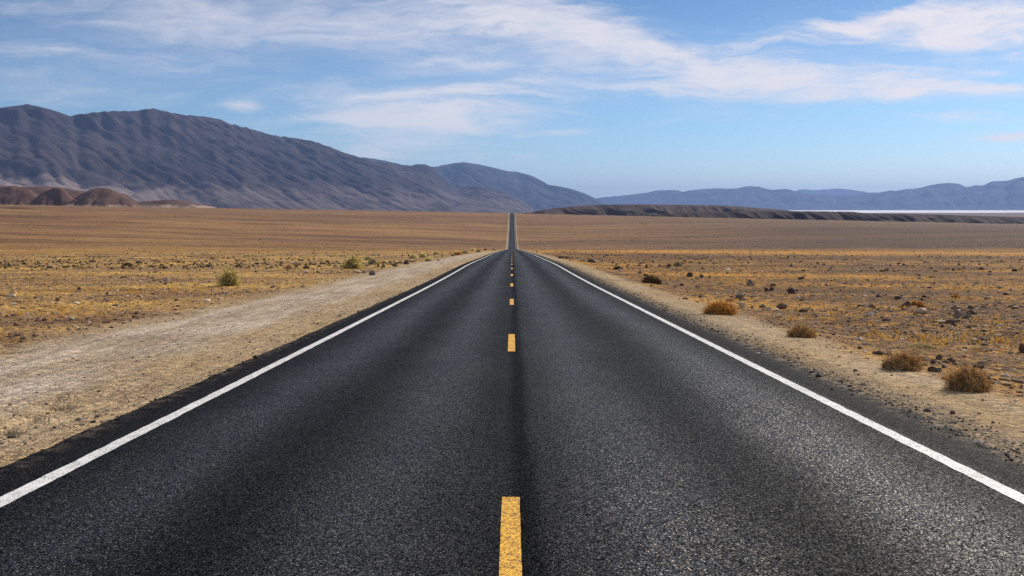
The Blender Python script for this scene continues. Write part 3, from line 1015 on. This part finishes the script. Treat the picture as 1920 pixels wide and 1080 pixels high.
# ------------------------------------------------------------------ shrubs
def ribbons(rnd, n, R_, H_, width, segs, dome, kink, inner=0.0, base_spread=.25, lobes_seed=0):
    """n fine bent twigs filling a dome of radius R_ and height H_: triangular tubes"""
    rng = np.random.default_rng(rnd)
    az = rng.uniform(0, 2 * np.pi, n)
    el = np.arccos(rng.uniform(0.02, 1, n))           # from the zenith
    rad = rng.uniform(.55, 1.03, n) ** .6
    rad = np.where(rng.uniform(0, 1, n) < .07, rad * rng.uniform(1.1, 1.4, n), rad)
    lump = 1 + .26 * np.sin(az * 3 + rnd) * np.sin(el * 4) + .14 * np.sin(az * 7 + 2 * rnd) + .16 * np.sin(az + rnd * 2.4)
    tip = np.stack([np.cos(az) * np.sin(el) * R_, np.sin(az) * np.sin(el) * R_, np.cos(el) * H_ * dome], -1) * (rad * lump)[:, None]
    lob = np.random.default_rng(rnd + 400 if not lobes_seed else lobes_seed).uniform(-1, 1, (4, 3))
    lob[0] *= .3
    li = rng.integers(0, 4, n)
    tip = tip * (.62 + .16 * lob[li, 2])[:, None] + np.stack([lob[li, 0] * R_ * .36, lob[li, 1] * R_ * .3, 0 * az], -1)
    root = np.stack([np.cos(az + .5), np.sin(az + .5), az * 0], -1) * (rng.uniform(0, base_spread, n) * R_)[:, None]
    start = root + (tip - root) * (rng.uniform(inner, min(.95, inner + .45), n))[:, None]
    V, F = [], []
    ts = np.linspace(0, 1, segs + 1)
    side = rng.normal(0, 1, (n, 3))
    d = tip - start
    side -= d * (np.sum(side * d, 1) / np.maximum(np.sum(d * d, 1), 1e-9))[:, None]
    side /= np.linalg.norm(side, axis=1)[:, None]
    bend = rng.normal(0, kink * R_, (n, 3))
    pts = []
    for k, t in enumerate(ts):
        c = start + d * t + bend * (4 * t * (1 - t)) * .5 + rng.normal(0, kink * R_ * .25, (n, 3)) * (0 < k < segs)
        wdt = width * (1 - .6 * t) * rng.uniform(.7, 1.3, n)
        up = np.cross(side, d / np.maximum(np.linalg.norm(d, axis=1), 1e-9)[:, None])
        for a_ in (0, 2.094, 4.189):
            pts.append(c + side * (wdt * math.cos(a_))[:, None] + up * (wdt * math.sin(a_))[:, None])
    P_ = np.stack(pts, 1)                              # n, 3*(segs+1), 3
    P_[..., 2] = np.maximum(P_[..., 2], -.02)
    m_ = 3 * (segs + 1)
    loc = []
    for k in range(segs):
        for q_ in range(3):
            a0, a1 = 3 * k + q_, 3 * k + (q_ + 1) % 3
            loc.append((a0, a1, a1 + 3, a0 + 3))
    loc = np.array(loc)
    F = (loc[None] + (np.arange(n) * m_)[:, None, None]).reshape(-1, 4)
    return P_.reshape(-1, 3), F, tip


def leaves(rnd, centres, size, per):
    rng = np.random.default_rng(rnd)
    c = np.repeat(centres, per, 0) + rng.normal(0, size * 1.6, (len(centres) * per, 3))
    n = len(c)
    a = rng.normal(0, 1, (n, 3)); a /= np.linalg.norm(a, axis=1)[:, None]
    b = rng.normal(0, 1, (n, 3)); b -= a * np.sum(a * b, 1)[:, None]; b /= np.linalg.norm(b, axis=1)[:, None]
    s = size * rng.uniform(.6, 1.4, n)[:, None]
    V = np.stack([c - a * s, c - b * s * .45, c + a * s, c + b * s * .45], 1).reshape(-1, 3)
    V[:, 2] = np.maximum(V[:, 2], -.01)
    return V, np.arange(n * 4).reshape(n, 4)


def core(rnd, R_, H_, k=.72):
    """dense inner tangle: a lumpy dome"""
    bm = bmesh.new()
    bmesh.ops.create_icosphere(bm, subdivisions=4, radius=1)
    V = np.array([v.co[:] for v in bm.verts])
    F = np.array([[v.index for v in f.verts] for f in bm.faces])
    bm.free()
    n_ = fbm(V[:, 0] * 2.5 + rnd, V[:, 1] * 2.5 + V[:, 2] * 2, 4, rnd)
    n2 = fbm(V[:, 0] * 9 + rnd, V[:, 1] * 9 + V[:, 2] * 8, 2, rnd + 5)
    V = V * (k * (1 + .28 * n_ + .18 * n2))[:, None]
    V[:, 2] = np.maximum(V[:, 2], -.05)
    lob = np.random.default_rng(rnd + 400).uniform(-1, 1, (4, 3))
    lob[0] *= .3
    VV = [V * (.60 + .16 * lob[i, 2]) * np.array([R_, R_, H_]) + np.array([lob[i, 0] * R_ * .36, lob[i, 1] * R_ * .3, 0]) for i in range(4)]
    return np.concatenate(VV), np.concatenate([F + i * len(V) for i in range(4)])


BN = 0


def shrub(name, px, py, w, h, style, label, cat, n=1500, group=None):
    global BN
    BN += 1
    x, z = hit(px, py)
    mpp = math.hypot(z, CAM_Z) / FPX
    R_, H_ = w * mpp / 2, h * mpp * (.70 if style in ('tumble', 'orange', 'dark') else .92)
    zc = z + R_ * .55
    o = bpy.data.objects.new(name, None)
    col.objects.link(o)
    o.location = (x, zc, float(ground(x, zc)) - .01)
    tag(o, label, cat, group or {'bush': 'living shrubs on the plain', 'dead bush': 'dead bushes along the verges', 'tumbleweed': 'tumbleweeds on the right verge', 'grass clump': 'clumps of dry grass on the right'}[cat])
    wd = max(.0016, .32 * mpp * 1.0)
    if style in ('tumble', 'orange', 'dark'):
        V, F = core(BN, R_ * 1.1, H_ * 1.35, .84)
        mesh_np('tangle', V, F, M_tangle[style], True, o)
        V, F, tip = ribbons(BN, n, R_ * 1.18, H_ * 1.45, wd, 3, 1.0, .22, inner=.45)
        mesh_np('twigs', V, F, M_tw[style], False, o)
    else:
        V, F, tip = ribbons(BN, max(60, n // 8), R_ * 1.15, H_ * 1.4, wd * 1.4, 3, 1.0, .10, inner=0.0, base_spread=.2, lobes_seed=BN + 400)
        mesh_np('stems', V, F, M_tw['wood'], False, o)
        V, F, tip = ribbons(BN + 50, n // 3, R_ * 1.15, H_ * 1.4, wd, 3, 1.0, .12, inner=.35, lobes_seed=BN + 400)
        V2, F2 = leaves(BN, tip * np.random.default_rng(BN).uniform(.62, 1.02, (len(tip), 1)), max(.012, .95 * mpp), 7)
        V3 = np.concatenate([V, V2])
        F3 = np.concatenate([F, F2 + len(V)])
        mesh_np('foliage', V3, F3, M_tw[style], False, o)
    return o


for s_ in [
    ('bush', 425, 539, 46, 34, 'green', 'grey green rounded bush casting a long shadow on the left plain', 'bush', 3600),
    ('bush', 664, 505, 46, 27, 'green', 'broad yellow green bush beside the left dirt track, largest there', 'bush', 3600),
    ('bush', 697, 497, 20, 13, 'pale', 'small pale shrub right of the broad yellow green bush', 'bush', 1500),
    ('bush', 692, 486, 16, 7, 'pale', 'low pale tuft like shrub behind the small pale shrub', 'bush', 700),
    ('dry_bush', 238, 497, 18, 9, 'dark', 'dark brown rounded dead bush alone on the left plain', 'dead bush', 1200),
    ('dry_bush', 537, 504, 20, 6, 'tumble', 'low flat brown dead bush on gravel left of the broad green bush', 'dead bush', 900),
    ('bush', 776, 484, 15, 7, 'green', 'low green shrub above the dirt strip, behind the black angular rock', 'bush', 900),
    ('bush', 793, 482, 11, 8, 'green', 'small round grey green shrub right of the low green one', 'bush', 700),
    ('bush', 803, 490, 15, 8, 'green', 'shrub with dark base standing on the dirt strip edge', 'bush', 900),
    ('bush', 817, 476, 9, 6, 'pale', 'pale yellow shrub farther back beyond the round grey green one', 'bush', 500),
    ('dry_bush', 857, 478, 14, 7, 'orange', 'orange dead bush on the left verge toward the dip', 'dead bush', 800),
    ('dry_bush', 849, 480, 6, 3, 'dark', 'tiny dark dead bush touching the orange dead bush', 'dead bush', 300),
    ('bush', 873, 474, 12, 5, 'pale', 'pale low shrub right of the orange dead bush on the left verge', 'bush', 500),
    ('bush', 887, 471, 6, 5, 'green', 'tiny green shrub on the left verge close to the dip', 'bush', 300),
    ('dry_bush', 897, 473, 10, 5, 'tumble', 'brown dead bush on the left verge close to the dip', 'dead bush', 400),
    ('dry_bush', 910, 470, 7, 4, 'dark', 'dark dead bush on the left verge just before the dip', 'dead bush', 300),
    ('dry_bush', 925, 469, 9, 3, 'tumble', 'last low dead bush on the left verge at the dip', 'dead bush', 300),
    ('dry_bush', 1227, 533, 40, 17, 'dark', 'dark olive brown dome shaped dead bush on the right verge', 'dead bush', 3000),
    ('dry_bush', 1158, 506, 20, 9, 'dark', 'small brown dome shaped dead bush with white stone in front', 'dead bush', 1200),
    ('dry_bush', 1362, 590, 60, 30, 'orange', 'orange brown dome shaped dead bush on the right verge', 'dead bush', 4200),
    ('tumbleweed', 1507, 633, 60, 30, 'tumble', 'brown dome shaped tumbleweed beyond the loaf shaped rock', 'tumbleweed', 4200),
    ('tumbleweed', 1699, 694, 66, 40, 'tumble', 'dark brown tumbleweed between the flat black rock and the rock pile', 'tumbleweed', 4800),
    ('tumbleweed', 1832, 736, 92, 60, 'tumble', 'largest tumbleweed, light brown and bristly, near the right border', 'tumbleweed', 6500),
    ('bush', 1269, 500, 22, 11, 'pale', 'pale yellow green shrub in the stony strip on the right', 'bush', 1200),
    ('bush', 1093, 491, 14, 5, 'pale', 'pale straw tuft on the right verge beside the low dark boulder', 'bush', 500),
    ('dry_bush', 1029, 477, 10, 4, 'orange', 'small orange dead bush on the right verge nearest the dip', 'dead bush', 300),
    ('dry_bush', 1044, 481, 8, 4, 'orange', 'small orange dead bush just left of the boulder pair on the right verge', 'dead bush', 300),
    ('grass_clump', 1722, 577, 28, 14, 'orange', 'bright orange grass clump behind the long pale rock', 'grass clump', 1600),
    ('grass_clump', 1792, 561, 16, 12, 'orange', 'bright orange grass clump behind the leaning boulder pair', 'grass clump', 900),
    ('grass_clump', 1368, 566, 16, 9, 'orange', 'orange grass clump just behind the orange brown dome bush', 'grass clump', 700),
    ('grass_clump', 1780, 712, 26, 10, 'orange', 'orange straw tuft against the left side of the largest tumbleweed', 'grass clump', 900),
    ('grass_clump', 1735, 662, 62, 9, 'pale', 'flattened mat of pale dry grass behind the dark brown tumbleweed', 'grass clump', 1500),
]:
    shrub(*s_)

# ------------------------------------------------------------------ uncountable cover: gravel, dry grass, far scrub
rng = np.random.default_rng(12)


def scatter_pts(n, zlo, zhi, umax=.78):
    Z = np.exp(rng.uniform(math.log(zlo), math.log(zhi), n))
    u = rng.uniform(-umax, umax, n)
    x = u * (Z + 2)
    return x, Z


def stones_mesh(name, x, Z, size, flat_=.62):
    """angular little stones, one island each"""
    bm = bmesh.new()
    bmesh.ops.create_icosphere(bm, subdivisions=1, radius=1)
    bv = np.array([v.co[:] for v in bm.verts])
    bf = np.array([[v.index for v in f.verts] for f in bm.faces])
    bm.free()
    n = len(x)
    vv = bv[None] * rng.uniform(.62, 1.15, (n, len(bv), 1))
    sc_ = rng.uniform(.6, 1.25, (n, 1, 3)) * np.array([1, 1, flat_])
    vv = vv * sc_ * size[:, None, None]
    a = rng.uniform(0, 6.28, n)
    ca, sa = np.cos(a)[:, None], np.sin(a)[:, None]
    vx = vv[..., 0] * ca - vv[..., 1] * sa + x[:, None]
    vy = vv[..., 0] * sa + vv[..., 1] * ca + Z[:, None]
    vz = vv[..., 2] + (np.where((x > -4) & (x < 4.17), road_h(Z) - .006, ground(x, Z)) + size * .12)[:, None]
    V = np.stack([vx, vy, vz], -1).reshape(-1, 3)
    F = (bf[None] + (np.arange(n) * len(bv))[:, None, None]).reshape(-1, 3)
    return V, F


x, Z = scatter_pts(185000, 8, 320)
ax = np.abs(x)
land = np.where(x > 0, sstep(x, 5.2, 7.0), sstep(-x, 7.5, 10.5))
pn = fbm(x * .12, Z * .2, 4, 77)
keep = (ax > 4.6) & (rng.uniform(0, 1, len(x)) < land * np.clip(.42 + .9 * pn, .08, 1) + .04)
x, Z = x[keep], Z[keep]
size = np.clip(.017 * np.exp(rng.normal(0, .6, len(x))) * (1 + Z / 70), .01, .28)
size = np.where(np.abs(x) < np.where(x > 0, 5.6, 8.6), np.minimum(size * .6, .028 * (1 + Z / 60)), size)
V, F = stones_mesh('gravel_stones', x, Z, size)
tag(mesh_np('gravel_stones', V, F, M_pebble, False), 'small loose stones strewn over the desert plain on both sides of the road', 'gravel', kind='stuff')

# crumbs at the asphalt edge
n = 5200
Z = np.exp(rng.uniform(math.log(4), math.log(70), n))
x = np.where(rng.uniform(0, 1, n) < .72, 4.12 + rng.normal(0, .10, n) + np.abs(rng.normal(0, .26, n)), -3.97 - rng.normal(0, .10, n) - np.abs(rng.normal(0, .45, n)))
V, F = stones_mesh('asphalt_crumbs', x, Z, np.clip(.009 * np.exp(rng.normal(0, .5, n)) * (1 + Z / 60), .005, .05))
M_crumb, N = mat('asphalt crumb')
N.surface(N.ramp(N.island(), [(0.0, (.014, .013, .013)), (.6, (.06, .05, .045)), (.9, (.25, .2, .15)), (1.0, (.5, .44, .36))]), .85, .3)
tag(mesh_np('asphalt_crumbs', V, F, M_crumb, False), 'loose dark chippings along the ragged asphalt edges', 'gravel', kind='stuff')

# dry grass
x, Z = scatter_pts(55000, 9, 420)
land = np.where(x > 0, sstep(x, 6.2, 9.0), sstep(-x, 8.5, 11.5))
pn = fbm(x * .10, Z * .22, 5, 91)
keep = rng.uniform(0, 1, len(x)) < land * np.clip((pn - .02) * 2.2, .02, 1) * np.where(x > 0, .85, .8)
x, Z = x[keep], Z[keep]
nt, nbld = len(x), 9
bx = np.repeat(x, nbld) + rng.normal(0, .05, nt * nbld)
bz = np.repeat(Z, nbld) + rng.normal(0, .05, nt * nbld)
hgt = np.repeat(rng.uniform(.03, .12, nt), nbld) * rng.uniform(.5, 1.3, nt * nbld)
wdt = .0020 * (1 + bz / 24)
a = rng.uniform(0, 6.28, nt * nbld)
lean = rng.uniform(.2, 1.1, nt * nbld) * hgt
gz0 = np.repeat(ground(x, Z), nbld)
ca, sa = np.cos(a), np.sin(a)
V = np.stack([
    np.stack([bx - sa * wdt, bz + ca * wdt, gz0 - .01], -1),
    np.stack([bx + sa * wdt, bz - ca * wdt, gz0 - .01], -1),
    np.stack([bx + ca * lean * .4 + sa * wdt * .7, bz + sa * lean * .4 - ca * wdt * .7, gz0 + hgt * .65], -1),
    np.stack([bx + ca * lean, bz + sa * lean, gz0 + hgt], -1)], 1).reshape(-1, 3)
F = np.arange(len(bx) * 4).reshape(-1, 4)
tag(mesh_np('dry_grass', V, F, M_straw, False), 'sparse dry orange grass growing in patches on the plain', 'grass', kind='stuff')

# scattered scrub on the far slope
x, Z = scatter_pts(26000, 70, 1640, .78)
keep = (np.abs(x) > 9) & (rng.uniform(0, 1, len(x)) < .06 + 2.0 * np.clip(fbm(x * .012, Z * .03, 4, 55) - .02, 0, 1))
x, Z = x[keep], Z[keep]
V, F = stones_mesh('scrub', x, Z, rng.uniform(.10, .34, len(x)) * (.6 + Z / 700), .8)
tag(mesh_np('scrub', V, F, M_scrub, False), 'tiny bushes dotting the far slope on both sides of the road', 'scrub', kind='stuff')

# ------------------------------------------------------------------ the air
HAZE_TOP = 40 + max((o.matrix_world @ v.co).z for o in col.objects if o.type == 'MESH' and 'mountains' in o.name for v in o.data.vertices)
print('HAZE_TOP', HAZE_TOP)
bm = bmesh.new()
bmesh.ops.create_cube(bm, size=1)
for v in bm.verts:
    v.co = Vector((v.co.x * 150000, v.co.y * 55000 + 24000, -64 if v.co.z < 0 else HAZE_TOP))
me = bpy.data.meshes.new('haze')
bm.to_mesh(me)
bm.free()
hz = bpy.data.objects.new('haze', me)
col.objects.link(hz)
M_h = bpy.data.materials.new('haze')
M_h.use_nodes = True
t = M_h.node_tree
t.nodes.clear()
pv = t.nodes.new('ShaderNodeVolumePrincipled')
pv.inputs['Color'].default_value = (.32, .51, .98, 1)
pv.inputs['Density'].default_value = 2.6e-5
pv.inputs['Anisotropy'].default_value = 0.2
ho = t.nodes.new('ShaderNodeOutputMaterial')
t.links.new(pv.outputs[0], ho.inputs['Volume'])
me.materials.append(M_h)
tag(hz, 'pale blue desert haze over the valley', 'haze', kind='stuff')
